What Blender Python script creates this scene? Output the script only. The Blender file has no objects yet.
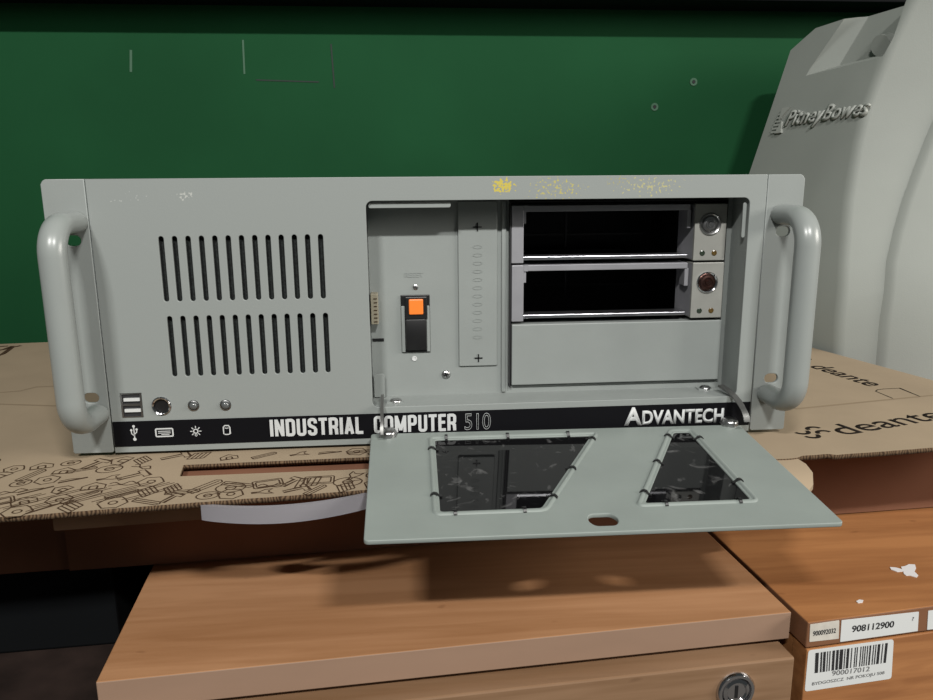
import bpy, bmesh, math, random
import numpy as np
from mathutils import Matrix, Vector
random.seed(7)
SC = bpy.context.scene
COL = SC.collection
# ------------------------------------------------------------------ camera
CAM = np.array([-.0244, -.4937, .1724]); YAW, PITCH, ROLL, FPX = .0831, -.2169, -.0073, 765.0
def cam_axes():
    cy, sy, cp, sp = math.cos(YAW), math.sin(YAW), math.cos(PITCH), math.sin(PITCH)
    f = np.array([sy*cp, cy*cp, sp]); r = np.array([cy, -sy, 0]); u = np.cross(r, f)
    c, s = math.cos(ROLL), math.sin(ROLL)
    return c*r + s*u, -s*r + c*u, f
RX, UX, FX = cam_axes()
cd = bpy.data.cameras.new('camera'); co = bpy.data.objects.new('camera', cd); COL.objects.link(co)
cd.sensor_width = 36; cd.lens = FPX/933*36; cd.clip_start = .02; cd.clip_end = 50
co.matrix_world = Matrix(((RX[0], UX[0], -FX[0], CAM[0]), (RX[1], UX[1], -FX[1], CAM[1]), (RX[2], UX[2], -FX[2], CAM[2]), (0, 0, 0, 1)))
SC.camera = co
def at(px, py, p0, n):
    """the point of the plane (p0, n) seen at a pixel of the photograph"""
    d = RX*((px-466.5)/FPX) + UX*((350-py)/FPX) + FX
    n = np.array(n, float); p0 = np.array(p0, float)
    return CAM + d*np.dot(p0-CAM, n)/np.dot(d, n)

# ------------------------------------------------------------------ materials
def lin(c): return tuple(((v/255+.055)/1.055)**2.4 if v > 10 else v/255/12.92 for v in c)
ALB = .62
def mat(name, col, rough=.5, metal=0., spec=.5, var=0., vscale=20., bump=0., bscale=400., stretch=(1, 1, 1), col2=None, trans=0., alpha=1., coat=0.):
    m = bpy.data.materials.new(name); m.use_nodes = True
    col = tuple(v*(ALB if metal < .9 else .8) for v in col)
    nt = m.node_tree; b = nt.nodes['Principled BSDF']
    b.inputs['Base Color'].default_value = (*col, 1); b.inputs['Roughness'].default_value = rough
    b.inputs['Metallic'].default_value = metal; b.inputs['Specular IOR Level'].default_value = spec
    b.inputs['Transmission Weight'].default_value = trans; b.inputs['Alpha'].default_value = alpha
    b.inputs['Coat Weight'].default_value = coat
    tc = nt.nodes.new('ShaderNodeTexCoord'); mp = nt.nodes.new('ShaderNodeMapping'); mp.inputs['Scale'].default_value = stretch
    nt.links.new(tc.outputs['Object'], mp.inputs['Vector'])
    if var > 0:
        n = nt.nodes.new('ShaderNodeTexNoise'); n.inputs['Scale'].default_value = vscale; n.inputs['Detail'].default_value = 6
        nt.links.new(mp.outputs['Vector'], n.inputs['Vector'])
        r = nt.nodes.new('ShaderNodeValToRGB'); r.color_ramp.elements[0].position = .3; r.color_ramp.elements[1].position = .7
        c2 = col2 or tuple(min(1, v*(1+var)) for v in col); c1 = tuple(v*(1-var) for v in col) if col2 is None else col
        r.color_ramp.elements[0].color = (*c1, 1); r.color_ramp.elements[1].color = (*c2, 1)
        nt.links.new(n.outputs['Fac'], r.inputs['Fac']); nt.links.new(r.outputs['Color'], b.inputs['Base Color'])
    if bump > 0:
        n2 = nt.nodes.new('ShaderNodeTexNoise'); n2.inputs['Scale'].default_value = bscale; n2.inputs['Detail'].default_value = 3
        nt.links.new(mp.outputs['Vector'], n2.inputs['Vector'])
        bp = nt.nodes.new('ShaderNodeBump'); bp.inputs['Strength'].default_value = bump; bp.inputs['Distance'].default_value = .001
        nt.links.new(n2.outputs['Fac'], bp.inputs['Height']); nt.links.new(bp.outputs['Normal'], b.inputs['Normal'])
    return m
def wood(name, dark, light, edge=None, scale=1.0, rough=.45):
    m = mat(name, light, rough); nt = m.node_tree; b = nt.nodes['Principled BSDF']
    tc = nt.nodes.new('ShaderNodeTexCoord')
    def layer(sc, stretch, detail, lo, hi):
        mp = nt.nodes.new('ShaderNodeMapping'); mp.inputs['Scale'].default_value = stretch
        mp.inputs['Rotation'].default_value = (0, 0, math.radians(-4))
        nt.links.new(tc.outputs['Object'], mp.inputs['Vector'])
        n = nt.nodes.new('ShaderNodeTexNoise'); n.inputs['Scale'].default_value = sc; n.inputs['Detail'].default_value = detail; n.inputs['Distortion'].default_value = .6
        nt.links.new(mp.outputs['Vector'], n.inputs['Vector'])
        r = nt.nodes.new('ShaderNodeMapRange'); r.inputs[1].default_value = lo; r.inputs[2].default_value = hi
        nt.links.new(n.outputs['Fac'], r.inputs[0]); return r.outputs[0]
    a = layer(14*scale, (.22, 1.6, 3), 5, .32, .68); f = layer(90*scale, (.09, 1.4, 2), 4, .35, .65)
    mx = nt.nodes.new('ShaderNodeMix'); mx.data_type = 'FLOAT'; mx.inputs[0].default_value = .4
    nt.links.new(a, mx.inputs[2]); nt.links.new(f, mx.inputs[3])
    r = nt.nodes.new('ShaderNodeValToRGB'); r.color_ramp.elements[0].color = (*[v*ALB for v in dark], 1); r.color_ramp.elements[1].color = (*[v*ALB for v in light], 1)
    r.color_ramp.elements[0].position = .1; r.color_ramp.elements[1].position = .85
    nt.links.new(mx.outputs[0], r.inputs['Fac'])
    # small dark knots and flecks in the veneer
    mp2 = nt.nodes.new('ShaderNodeMapping'); mp2.inputs['Scale'].default_value = (.45, 1, 1); nt.links.new(tc.outputs['Object'], mp2.inputs['Vector'])
    v = nt.nodes.new('ShaderNodeTexNoise'); v.inputs['Scale'].default_value = 85; v.inputs['Detail'].default_value = 1; nt.links.new(mp2.outputs['Vector'], v.inputs['Vector'])
    mr = nt.nodes.new('ShaderNodeMapRange'); mr.inputs[1].default_value = .74; mr.inputs[2].default_value = .82; mr.inputs[4].default_value = .6; nt.links.new(v.outputs['Fac'], mr.inputs[0])
    m2 = nt.nodes.new('ShaderNodeMix'); m2.data_type = 'RGBA'; nt.links.new(mr.outputs[0], m2.inputs[0]); nt.links.new(r.outputs['Color'], m2.inputs[6])
    m2.inputs[7].default_value = (dark[0]*.25, dark[1]*.2, dark[2]*.17, 1)
    nt.links.new(m2.outputs[2], b.inputs['Base Color'])
    return m

GREY = (.375, .405, .39)
PAINT = mat('grey_paint', GREY, .42, spec=.4, var=.035, vscale=35, bump=.06, bscale=900)
PAINTG = mat('glossy_grey_paint', GREY, .3, spec=.5, var=.02, vscale=35)
def fleck_paint():
    """grey paint with worn yellow flecks along the top rail and a few white ones at the left"""
    m = mat('grey_paint_with_flecks', GREY, .42, spec=.4, bump=.06, bscale=900)
    nt = m.node_tree; b = nt.nodes['Principled BSDF']; tc = nt.nodes.new('ShaderNodeTexCoord')
    sep = nt.nodes.new('ShaderNodeSeparateXYZ'); nt.links.new(tc.outputs['Object'], sep.inputs[0])
    n = nt.nodes.new('ShaderNodeTexNoise'); n.inputs['Scale'].default_value = 520; n.inputs['Detail'].default_value = 3
    nt.links.new(tc.outputs['Object'], n.inputs['Vector'])
    def M(op, a, c):
        x = nt.nodes.new('ShaderNodeMath'); x.operation = op
        for i, v in enumerate((a, c)):
            if isinstance(v, (int, float)): x.inputs[i].default_value = v
            else: nt.links.new(v, x.inputs[i])
        return x.outputs[0]
    def blob(cx, cz, rx, rz, base, gain):
        dx = M('DIVIDE', M('SUBTRACT', sep.outputs[0], cx), rx); dz = M('DIVIDE', M('SUBTRACT', sep.outputs[2], cz), rz)
        d = M('ADD', M('MULTIPLY', dx, dx), M('MULTIPLY', dz, dz))
        lim = M('ADD', M('MULTIPLY', d, gain), base)
        return M('GREATER_THAN', n.outputs['Fac'], lim)
    col = None; prev = None
    for (cx, cz, rx, rz, base, gain, c) in ((.0405, .1695, .007, .0045, .43, .14, (.75, .62, .12)), (.076, .168, .016, .006, .555, .06, (.62, .56, .2)),
                                            (.118, .1715, .012, .004, .565, .07, (.5, .46, .2)), (.135, .169, .02, .005, .555, .06, (.6, .57, .3)),
                                            (-.158, .1655, .008, .004, .56, .09, (.62, .64, .6)), (-.19, .164, .012, .004, .62, .06, (.6, .62, .6))):
        f = blob(cx, cz, rx, rz, base, gain)
        mx = nt.nodes.new('ShaderNodeMix'); mx.data_type = 'RGBA'
        nt.links.new(f, mx.inputs[0])
        if prev is None: mx.inputs[6].default_value = (*[v*ALB for v in GREY], 1)
        else: nt.links.new(prev, mx.inputs[6])
        mx.inputs[7].default_value = (*[v*ALB for v in c], 1); prev = mx.outputs[2]
    nt.links.new(prev, b.inputs['Base Color'])
    return m
FLECK = fleck_paint()
DOORP = mat('pale_green_grey_paint', (.33, .375, .35), .45, spec=.35, var=.05, vscale=28, bump=.06, bscale=900)
BLACK = mat('black_plastic', (.012, .012, .013), .4)
BLACKV = mat('black_vinyl', (.006, .006, .008), .6, spec=.1)
WHITEINK = mat('white_ink', (.8, .82, .82), .5)
INKO = mat('white_outline_ink', (.6, .62, .62), .5)
FILTER = mat('dark_foam', (.012, .016, .015), .95, var=.9, vscale=900)
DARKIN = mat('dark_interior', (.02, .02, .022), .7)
ALU = mat('brushed_aluminium', (.62, .62, .66), .32, metal=1, var=.12, vscale=60, stretch=(1, 1, 12))
TRAY = mat('satin_metal', (.44, .44, .47), .5, metal=.35, var=.06, vscale=50)
LOCKP = mat('silver_plate', (.50, .50, .46), .45, metal=.25, var=.06, vscale=80)
CHROME = mat('chrome', (.75, .75, .77), .12, metal=1)
STEEL = mat('steel', (.5, .5, .5), .3, metal=1)
ARM = mat('dull_steel', (.30, .30, .29), .4, metal=.8)
ORANGE = mat('orange_plastic', (.95, .22, .03), .35)
ob = ORANGE.node_tree.nodes['Principled BSDF']; ob.inputs['Emission Color'].default_value = (1, .25, .04, 1); ob.inputs['Emission Strength'].default_value = .35
LEDM = mat('clear_led', (.14, .15, .15), .15, spec=.8)
AMBER = mat('amber_led', (.16, .10, .03), .2); GREEND = mat('dark_green_led', (.05, .07, .05), .2)
BEIGE = mat('beige_plastic', (.42, .38, .28), .5)
SMOKE = mat('smoked_acrylic', (.03, .03, .033), .03, spec=.2)
def scuff():
    nt = SMOKE.node_tree; b = nt.nodes['Principled BSDF']; tc = nt.nodes.new('ShaderNodeTexCoord')
    n = nt.nodes.new('ShaderNodeTexNoise'); n.inputs['Scale'].default_value = 70; n.inputs['Detail'].default_value = 8; n.inputs['Distortion'].default_value = 1.5
    nt.links.new(tc.outputs['Object'], n.inputs['Vector'])
    r = nt.nodes.new('ShaderNodeValToRGB'); r.color_ramp.elements[0].position = .585; r.color_ramp.elements[0].color = (.004, .004, .0045, 1)
    r.color_ramp.elements[1].position = .80; r.color_ramp.elements[1].color = (.10, .10, .10, 1)
    nt.links.new(n.outputs['Fac'], r.inputs['Fac']); nt.links.new(r.outputs['Color'], b.inputs['Base Color'])
scuff()
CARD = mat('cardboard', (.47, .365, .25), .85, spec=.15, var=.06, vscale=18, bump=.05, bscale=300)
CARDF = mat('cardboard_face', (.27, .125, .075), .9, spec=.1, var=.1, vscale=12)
def corrugated():
    m = mat('corrugated_edge', (.2, .12, .07), .9, spec=.1); nt = m.node_tree; b = nt.nodes['Principled BSDF']
    tc = nt.nodes.new('ShaderNodeTexCoord'); w = nt.nodes.new('ShaderNodeTexWave'); w.inputs['Scale'].default_value = 160; w.inputs['Distortion'].default_value = 9; w.inputs['Detail'].default_value = 2
    nt.links.new(tc.outputs['Object'], w.inputs['Vector'])
    r = nt.nodes.new('ShaderNodeValToRGB'); r.color_ramp.elements[0].color = (.03, .018, .011, 1); r.color_ramp.elements[1].color = (.13, .085, .05, 1)
    nt.links.new(w.outputs['Fac'], r.inputs['Fac']); nt.links.new(r.outputs['Color'], b.inputs['Base Color']); return m
CORR = corrugated()
PRINT = mat('brown_print', (.085, .05, .028), .9, spec=.1)
PRINTB = mat('dark_print', (.02, .014, .01), .85, spec=.1)
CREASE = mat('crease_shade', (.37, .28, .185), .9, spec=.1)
CLEARP = mat('translucent_plastic', (.54, .52, .56), .28, spec=.5, trans=.4)
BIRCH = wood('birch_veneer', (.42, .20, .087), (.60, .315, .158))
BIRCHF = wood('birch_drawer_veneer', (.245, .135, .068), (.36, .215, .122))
BIRCHE = mat('pale_edge_band', (.39, .25, .172), .5, var=.07, vscale=30, stretch=(.3, 1, 1))
BEECH = wood('beech_veneer', (.37, .15, .053), (.57, .255, .096))
BEECHE = mat('beech_edge_band', (.26, .115, .055), .5, var=.1, vscale=30, stretch=(.3, 1, 1))
GREEN = mat('green_wall_paint', (.0145, .088, .033), .7, spec=.06, var=.09, vscale=6, bump=.04, bscale=60)
WALLMARK = mat('pencil_mark', (.005, .02, .012), .7)
WALLPALE = mat('pale_scrape', (.06, .16, .09), .7)
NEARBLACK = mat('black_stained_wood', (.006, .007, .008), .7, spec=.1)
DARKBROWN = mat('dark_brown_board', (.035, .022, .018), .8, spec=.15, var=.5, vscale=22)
FLOORM = mat('floor_concrete', (.12, .11, .1), .8, var=.1, vscale=5)
CASEM = mat('grey_moulded_plastic', (.41, .435, .40), .6, spec=.25, var=.05, vscale=9, bump=.12, bscale=800)
CASEL = mat('raised_letter_plastic', (.5, .52, .48), .5)
LABEL = mat('white_label', (.84, .86, .85), .55)
LABELT = mat('aged_label', (.74, .70, .62), .6, var=.12, vscale=150)
INK = mat('black_ink', (.02, .02, .022), .6)
INKG = mat('grey_ink', (.16, .16, .16), .6)
SCRAP = mat('torn_white_paper', (.9, .88, .88), .7)

# ------------------------------------------------------------------ building helpers
def link(o, parent=None):
    COL.objects.link(o)
    if parent is not None: o.parent = parent; o.matrix_parent_inverse = Matrix.Identity(4)
    return o
def wloc(o):
    v = Vector((0, 0, 0))
    while o is not None: v = v + o.location; o = o.parent
    return v
def thing(name, label, cat, loc=(0, 0, 0), group=None):
    o = bpy.data.objects.new(name, None); o.location = loc; o.empty_display_size = .02; COL.objects.link(o)
    o['label'] = label; o['category'] = cat
    if group: o['group'] = group
    return o
def put(name, bm, m, parent=None, label=None, smooth=None, kind=None, recalc=True):
    """links a bmesh given in world coordinates as ONE object"""
    if recalc: bmesh.ops.recalc_face_normals(bm, faces=bm.faces)
    off = wloc(parent) if parent is not None else Vector((0, 0, 0))
    if off.length > 0: bmesh.ops.translate(bm, verts=bm.verts, vec=-off)
    me = bpy.data.meshes.new(name); bm.to_mesh(me); bm.free()
    for x in (m if isinstance(m, (list, tuple)) else [m]): me.materials.append(x)
    if smooth is not None:
        me.polygons.foreach_set('use_smooth', [True]*len(me.polygons))
        me.set_sharp_from_angle(angle=math.radians(smooth))
    o = bpy.data.objects.new(name, me); link(o, parent)
    if label: o['label'] = label
    if kind: o['kind'] = kind
    return o
def box(bm, x0, x1, y0, y1, z0, z1, M=None, bev=0., mi=0):
    vs = [Vector((x, y, z)) for x in (x0, x1) for y in (y0, y1) for z in (z0, z1)]
    if M is not None: vs = [M @ v for v in vs]
    v = [bm.verts.new(p) for p in vs]
    fs = [bm.faces.new([v[i] for i in q]) for q in ((0, 1, 3, 2), (4, 6, 7, 5), (0, 4, 5, 1), (2, 3, 7, 6), (0, 2, 6, 4), (1, 5, 7, 3))]
    for f in fs: f.material_index = mi
    if bev > 0:
        es = list({e for f in fs for e in f.edges})
        r = bmesh.ops.bevel(bm, geom=es, offset=bev, segments=2, affect='EDGES', profile=.5)
        for f in r['faces']: f.material_index = mi
    return bm
def B(*a, **k): return box(bmesh.new(), *a, **k)
def tube(bm, pts, r, n=14, sx=1., cap=True, up=(1, 0, 0)):
    """tube along a list of points; sx widens it along `up`"""
    pts = [Vector(p) for p in pts]; rings = []
    for i, p in enumerate(pts):
        t = ((pts[min(i+1, len(pts)-1)] - pts[max(i-1, 0)])).normalized()
        a = Vector(up); a = (a - t*a.dot(t)).normalized(); b = t.cross(a)
        rr = r[i] if isinstance(r, (list, tuple)) else r
        rings.append([bm.verts.new(p + a*(rr*sx*math.cos(2*math.pi*k/n)) + b*(rr*math.sin(2*math.pi*k/n))) for k in range(n)])
    for i in range(len(rings)-1):
        for k in range(n):
            bm.faces.new((rings[i][k], rings[i][(k+1) % n], rings[i+1][(k+1) % n], rings[i+1][k]))
    if cap:
        bm.faces.new(rings[0][::-1]); bm.faces.new(rings[-1])
    return bm
def lathe(bm, prof, M, n=24, mi=0):
    """prof: list of (radius, height); spun about local z, placed with M"""
    rings = []
    for (r, h) in prof:
        if r <= 1e-6: rings.append([bm.verts.new(M @ Vector((0, 0, h)))])
        else: rings.append([bm.verts.new(M @ Vector((r*math.cos(2*math.pi*k/n), r*math.sin(2*math.pi*k/n), h))) for k in range(n)])
    for a, b in zip(rings, rings[1:]):
        for k in range(n):
            q = [a[k % len(a)], a[(k+1) % len(a)], b[(k+1) % len(b)], b[k % len(b)]]
            q = list(dict.fromkeys(q))
            if len(q) > 2:
                f = bm.faces.new(q); f.material_index = mi
    return bm
def frame(o, x, y, z=None):
    x = Vector(x).normalized(); y = Vector(y); z = x.cross(y).normalized() if z is None else Vector(z); y = z.cross(x).normalized()
    return Matrix(((x.x, y.x, z.x, o[0]), (x.y, y.y, z.y, o[1]), (x.z, y.z, z.z, o[2]), (0, 0, 0, 1)))
def from_curve(c, M):
    o = bpy.data.objects.new('tmp', c); COL.objects.link(o)
    dg = bpy.context.evaluated_depsgraph_get(); dg.update()
    me = bpy.data.meshes.new_from_object(o.evaluated_get(dg))
    bm = bmesh.new(); bm.from_mesh(me); bmesh.ops.transform(bm, matrix=M, verts=bm.verts)
    bpy.data.objects.remove(o); bpy.data.meshes.remove(me); bpy.data.curves.remove(c)
    for f in bm.faces: f.material_index = 0
    return bm
def sheet(polys, t, M, bev=0., ):
    """flat plate with holes: first polygon the outline; occupies local z -t..0"""
    c = bpy.data.curves.new('s', 'CURVE'); c.dimensions = '2D'; c.fill_mode = 'BOTH'; c.extrude = t/2-bev; c.bevel_depth = bev; c.offset = -bev; c.bevel_resolution = 1
    for p in polys:
        s = c.splines.new('POLY'); s.points.add(len(p)-1); s.use_cyclic_u = True
        for i, q in enumerate(p): s.points[i].co = (q[0], q[1], 0, 1)
    bm = from_curve(c, M @ Matrix.Translation((0, 0, -t/2)))
    bmesh.ops.remove_doubles(bm, verts=bm.verts, dist=1e-7)
    return bm
def text(s, size, M, off=0., ext=.00015, sx=1., align='LEFT', shear=0., outline=0., spacing=1.):
    c = bpy.data.curves.new('t', 'FONT'); c.body = s; c.size = size; c.offset = off; c.extrude = ext; c.align_x = align; c.shear = shear; c.space_character = spacing
    c.resolution_u = 4
    if outline: c.fill_mode = 'NONE'; c.extrude = 0; c.bevel_depth = outline; c.bevel_resolution = 0; c.offset = 0
    return from_curve(c, M @ Matrix.Diagonal((sx, 1, 1, 1)))
def textfit(s, w, h, M, off=0., ext=.00015, shear=0., outline=0., spacing=1., origin=(0, 0)):
    """text scaled so that its box is w wide and h high, its lower left corner on origin"""
    bm = text(s, 1., Matrix.Identity(4), off=off, ext=0, shear=shear, outline=outline/h*.72 if outline else 0, spacing=spacing)
    xs = [v.co.x for v in bm.verts]; ys = [v.co.y for v in bm.verts]
    kx = w/(max(xs)-min(xs)); ky = h/(max(ys)-min(ys)); x0, y0 = min(xs), min(ys)
    if not outline:
        r = bmesh.ops.extrude_face_region(bm, geom=bm.faces[:])
        nv = [g for g in r['geom'] if isinstance(g, bmesh.types.BMVert)]
        for v in nv: v.co.z = ext*1.0
        for v in bm.verts: v.co.x = (v.co.x-x0)*kx+origin[0]; v.co.y = (v.co.y-y0)*ky+origin[1]
    else:
        for v in bm.verts: v.co.x = (v.co.x-x0)*kx+origin[0]; v.co.y = (v.co.y-y0)*ky+origin[1]; v.co.z *= ky
    bmesh.ops.transform(bm, matrix=M, verts=bm.verts)
    return bm
def rrect(x0, x1, y0, y1, r, n=5):
    p = []
    for cx, cy, a in ((x1-r, y1-r, 0), (x0+r, y1-r, 90), (x0+r, y0+r, 180), (x1-r, y0+r, 270)):
        for k in range(n+1):
            t = math.radians(a+90*k/n); p.append((cx+r*math.cos(t), cy+r*math.sin(t)))
    return p
def circ(cx, cy, r, n=20, ry=None): return [(cx+r*math.cos(2*math.pi*k/n), cy+(ry or r)*math.sin(2*math.pi*k/n)) for k in range(n)]
def ribbon(bm, pts, w, M, z=0., closed=False):
    """a flat line of width w drawn in the xy plane of M"""
    p = [Vector((q[0], q[1])) for q in pts]; n = len(p)
    L = []; R_ = []
    for i in range(n):
        a = p[(i-1) % n] if (closed or i > 0) else p[i]; b = p[(i+1) % n] if (closed or i < n-1) else p[i]
        t = (b-a)
        if t.length < 1e-9: t = Vector((1, 0))
        t.normalize(); k = 1.
        if (closed or 0 < i < n-1) and (p[i]-a).length > 1e-9: k = 1/max(.45, (p[i]-a).normalized().dot(t))
        nn = Vector((-t.y, t.x))*(w/2*k)
        L.append(bm.verts.new(M @ Vector((p[i].x+nn.x, p[i].y+nn.y, z)))); R_.append(bm.verts.new(M @ Vector((p[i].x-nn.x, p[i].y-nn.y, z))))
    for i in range(n if closed else n-1):
        j = (i+1) % n; bm.faces.new((L[i], R_[i], R_[j], L[j]))
    return bm
PAN = frame((0, 0, 0), (1, 0, 0), (0, 0, 1))          # panel plane: local x, y -> world x, z; local z towards the viewer
def PANat(y): return frame((0, y, 0), (1, 0, 0), (0, 0, 1))

# ================================================================== the setting
wall_bm = B(-1.6, 1.6, .53, .60, -.62, 1.4)
wall = put('wall_back', wall_bm, GREEN, kind='structure')
WM = frame((0, .5297, 0), (1, 0, 0), (0, 0, 1))
def wpt(px, py):
    p = at(px, py, (0, .53, 0), (0, 1, 0)); return (p[0], p[2])
for (a, b, w, m) in (((256, 80), (319, 82), .0016, WALLMARK), ((331, 44), (334.5, 88), .0018, WALLMARK), ((243, 40), (244.5, 74), .0022, WALLPALE), ((131, 50), (131, 72), .003, WALLPALE)):
    bm = ribbon(bmesh.new(), [wpt(*a), wpt(*b)], w, WM, z=.0002); put('scratch', bm, m, wall, kind='structure')
for q in ((654.5, 107), (693.5, 82)):
    x, z = wpt(*q); M = frame((x, .5297, z), (1, 0, 0), (0, 0, 1))
    ring = put('screw_hole', lathe(bmesh.new(), [(.0052, 0), (.0048, .0008), (.0025, .0006), (.0022, .0002), (0, .0001)], M, 18), WALLPALE, wall, smooth=40, kind='structure')
    put('plug', lathe(bmesh.new(), [(.0022, .0003), (.0021, .0009), (0, .0009)], M, 12), BLACK, ring, kind='structure')
put('floor', B(-1.6, 1.6, -2.2, .6, -.66, -.62), FLOORM, kind='structure')
sh = B(-1.5, 1.5, .470, .5295, .384, .44, bev=.002)
o = put('overhead_shelf', sh, NEARBLACK); o['label'] = 'dark wooden shelf edge running along the top of the green wall'; o['category'] = 'shelf'
# ================================================================== industrial computer
pc = thing('industrial_computer', 'grey rack mounted industrial computer with open front door on the long carton', 'computer', (0, .2, 0))
H = .1755
# chassis: hollow steel case behind the panel
bm = bmesh.new()
box(bm, -.2145, .2145, .0022, .42, 0, .0012); box(bm, -.2145, .2145, .0022, .42, H-.0012, H)
box(bm, -.2145, -.2133, .0022, .42, .0012, H-.0012); box(bm, .2133, .2145, .0022, .42, .0012, H-.0012); box(bm, -.2133, .2133, .4188, .42, .0012, H-.0012)
put('chassis', bm, PAINT, pc)
for fx in (-.19, .19):
    for fy_ in (.03, .38):
        put('foot', lathe(bmesh.new(), [(0, -.0023), (.009, -.0023), (.010, 0), (0, 0)], Matrix.Translation((fx, fy_, 0)), 20), BLACK, pc, smooth=40)
# front panel plate with vents, ports and the drive opening
OPX0, OPX1, OPZ0, OPZ1 = -.0463, .2042, .0256, .1608
polys = [[(-.2151, 0), (.2150, 0), (.2150, H), (-.2151, H)], rrect(OPX0, OPX1, OPZ0, OPZ1, .004)]
def slot(xa, za, xb, zb, w=.0033):
    p = []
    for k in range(7): t = math.pi*k/6; p.append((xa+w/2*math.cos(t), za-w/2+w/2*math.sin(t)))
    for k in range(7): t = math.pi+math.pi*k/6; p.append((xb+w/2*math.cos(t), zb+w/2+w/2*math.sin(t)))
    return p
for i in range(13):
    x = -.1735+.00817*i; polys.append(slot(x, .1405, x, .0993))
    x = -.1727+.00817*i; polys.append(slot(x, .0901, x, .0503))
polys.append([(-.2082, .0238), (-.1948, .0238), (-.1948, .0402), (-.2082, .0402)])
polys.append(circ(-.1828, .031, .0062)); polys.append(circ(-.1625, .0306, .0036)); polys.append(circ(-.1421, .0303, .0036))
put('front_panel', sheet(polys, .002, PAN, .0003), FLECK, pc)
put('dust_filter', B(-.182, -.068, .004, .008, .045, .146), FILTER, pc)
# ports
u = put('usb_port', B(-.2080, -.1950, .0006, .012, .0240, .0400), DARKIN, pc)
for z in (.0287, .0360):
    put('contact_tongue', B(-.2060, -.1960, -.0008, .004, z-.0010, z+.0010), LABEL, u)
bm = bmesh.new()
for x0, x1, z0, z1 in ((-.2081, -.2070, .0239, .0401), (-.1960, -.1949, .0239, .0401), (-.2070, -.196, .0317, .0331), (-.2070, -.196, .0239, .0246), (-.2070, -.196, .0394, .0401)):
    box(bm, x0, x1, -.0002, .010, z0, z1)
put('port_shell', bm, STEEL, u)
M = PANat(0) @ Matrix.Translation((-.1828, .031, 0))
k = put('keyboard_port', lathe(bmesh.new(), [(.0062, -.008), (.0062, .0006), (.0056, .0011), (.0048, .0006), (.0047, -.004)], M, 28), CHROME, pc, smooth=40)
put('socket', lathe(bmesh.new(), [(.0048, -.0005), (.0046, -.0012), (0, -.0012)], M, 24), BLACK, k)
for x, z in ((-.1625, .0306), (-.1421, .0303)):
    M = PANat(0) @ Matrix.Translation((x, z, 0))
    l = put('indicator_light', lathe(bmesh.new(), [(.0035, -.004), (.0035, .0006), (.0030, .0008), (.0027, .0002)], M, 20), STEEL, pc, smooth=40)
    put('lens', lathe(bmesh.new(), [(.0028, -.001), (.0027, .0006), (.002, .0016), (.001, .0021), (0, .0022)], M, 18), LEDM, l, smooth=60)
# black label strip
st = put('label_strip', sheet([[(-.2147, .0042), (.2146, .0046), (.2146, .0213), (-.2147, .0213)]], .0004, PANat(-.0004)), BLACKV, pc, label='black label strip with white lettering')
SM = PANat(-.0008)
def block_letters(bm, word, x0, y0, width, h, M):
    """bold condensed capitals drawn with strokes"""
    S_ = .165; cur = 0.; runs = []
    wd = {'I': .165, 'M': .62, ' ': .26, 'L': .40, 'E': .41, 'T': .44}
    for ch in word:
        w_ = wd.get(ch, .48); l, r_, b, t, m = S_/2, w_-S_/2, S_/2*.8, 1-S_/2*.8, w_/2; c = .12
        A = lambda cx, cy, a0, a1: [(cx+c*math.cos(math.radians(a0+(a1-a0)*k/5)), cy+c*math.sin(math.radians(a0+(a1-a0)*k/5))) for k in range(6)]
        st = []
        if ch == 'I': st = [[(l, 0), (l, 1)]]
        elif ch == 'N': st = [[(l, 0), (l, 1)], [(r_, 0), (r_, 1)], [(l, .96), (r_, .04)]]
        elif ch == 'D': st = [[(l, 0), (l, 1)], [(l, b)]+A(r_-c, b+c, -90, 0)+A(r_-c, t-c, 0, 90)+[(l, t)]]
        elif ch == 'U': st = [[(l, 1)]+A(l+c, b+c, 180, 270)+A(r_-c, b+c, 270, 360)+[(r_, 1)]]
        elif ch == 'S': st = [[(r_, .70)]+A(r_-c, t-c, 0, 90)+A(l+c, t-c, 90, 180)+[(l, .66), (l+.03, .58), (r_-.03, .42), (r_, .34)]+A(r_-c, b+c, 0, -90)+A(l+c, b+c, -90, -180)+[(l, .30)]]
        elif ch == 'T': st = [[(0, t), (w_, t)], [(m, 0), (m, 1)]]
        elif ch in 'RP':
            st = [[(l, 0), (l, 1)], [(l, t)]+A(r_-c, t-c, 90, 0)+A(r_-c, .46+c, 0, -90)+[(l, .46)]]
            if ch == 'R': st.append([(m+.02, .46), (r_-.02, .34), (r_, 0)])
        elif ch == 'A': st = [[(l-.01, 0), (m, 1)], [(r_+.01, 0), (m, 1)], [(l+.06, .27), (r_-.06, .27)]]
        elif ch == 'L': st = [[(l, 0), (l, 1)], [(l, b), (w_, b)]]
        elif ch == 'C': st = [[(r_, .66)]+A(r_-c, t-c, 0, 90)+A(l+c, t-c, 90, 180)+A(l+c, b+c, 180, 270)+A(r_-c, b+c, 270, 360)+[(r_, .34)]]
        elif ch == 'O': st = [A(r_-c, t-c, 0, 90)+A(l+c, t-c, 90, 180)+A(l+c, b+c, 180, 270)+A(r_-c, b+c, 270, 360)]
        elif ch == 'M': st = [[(l, 0), (l, 1)], [(r_, 0), (r_, 1)], [(l, .97), (m, .12)], [(r_, .97), (m, .12)]]
        elif ch == 'E': st = [[(l, 0), (l, 1)], [(l, t), (w_, t)], [(l, b), (w_, b)], [(l, .52), (w_-.04, .52)]]
        for q in st: runs.append(([(cur+x_, y_) for x_, y_ in q], ch == 'O'))
        cur += w_+.085
    k = width/(cur-.085)
    for n_, (q, cl) in enumerate(runs): ribbon(bm, [(x0+x_*k, y0+y_*h) for x_, y_ in q], S_*k*1.02, M, z=.000012*(n_ % 7), closed=cl)
    return bm
LWM = PANat(-.00095)
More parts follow.
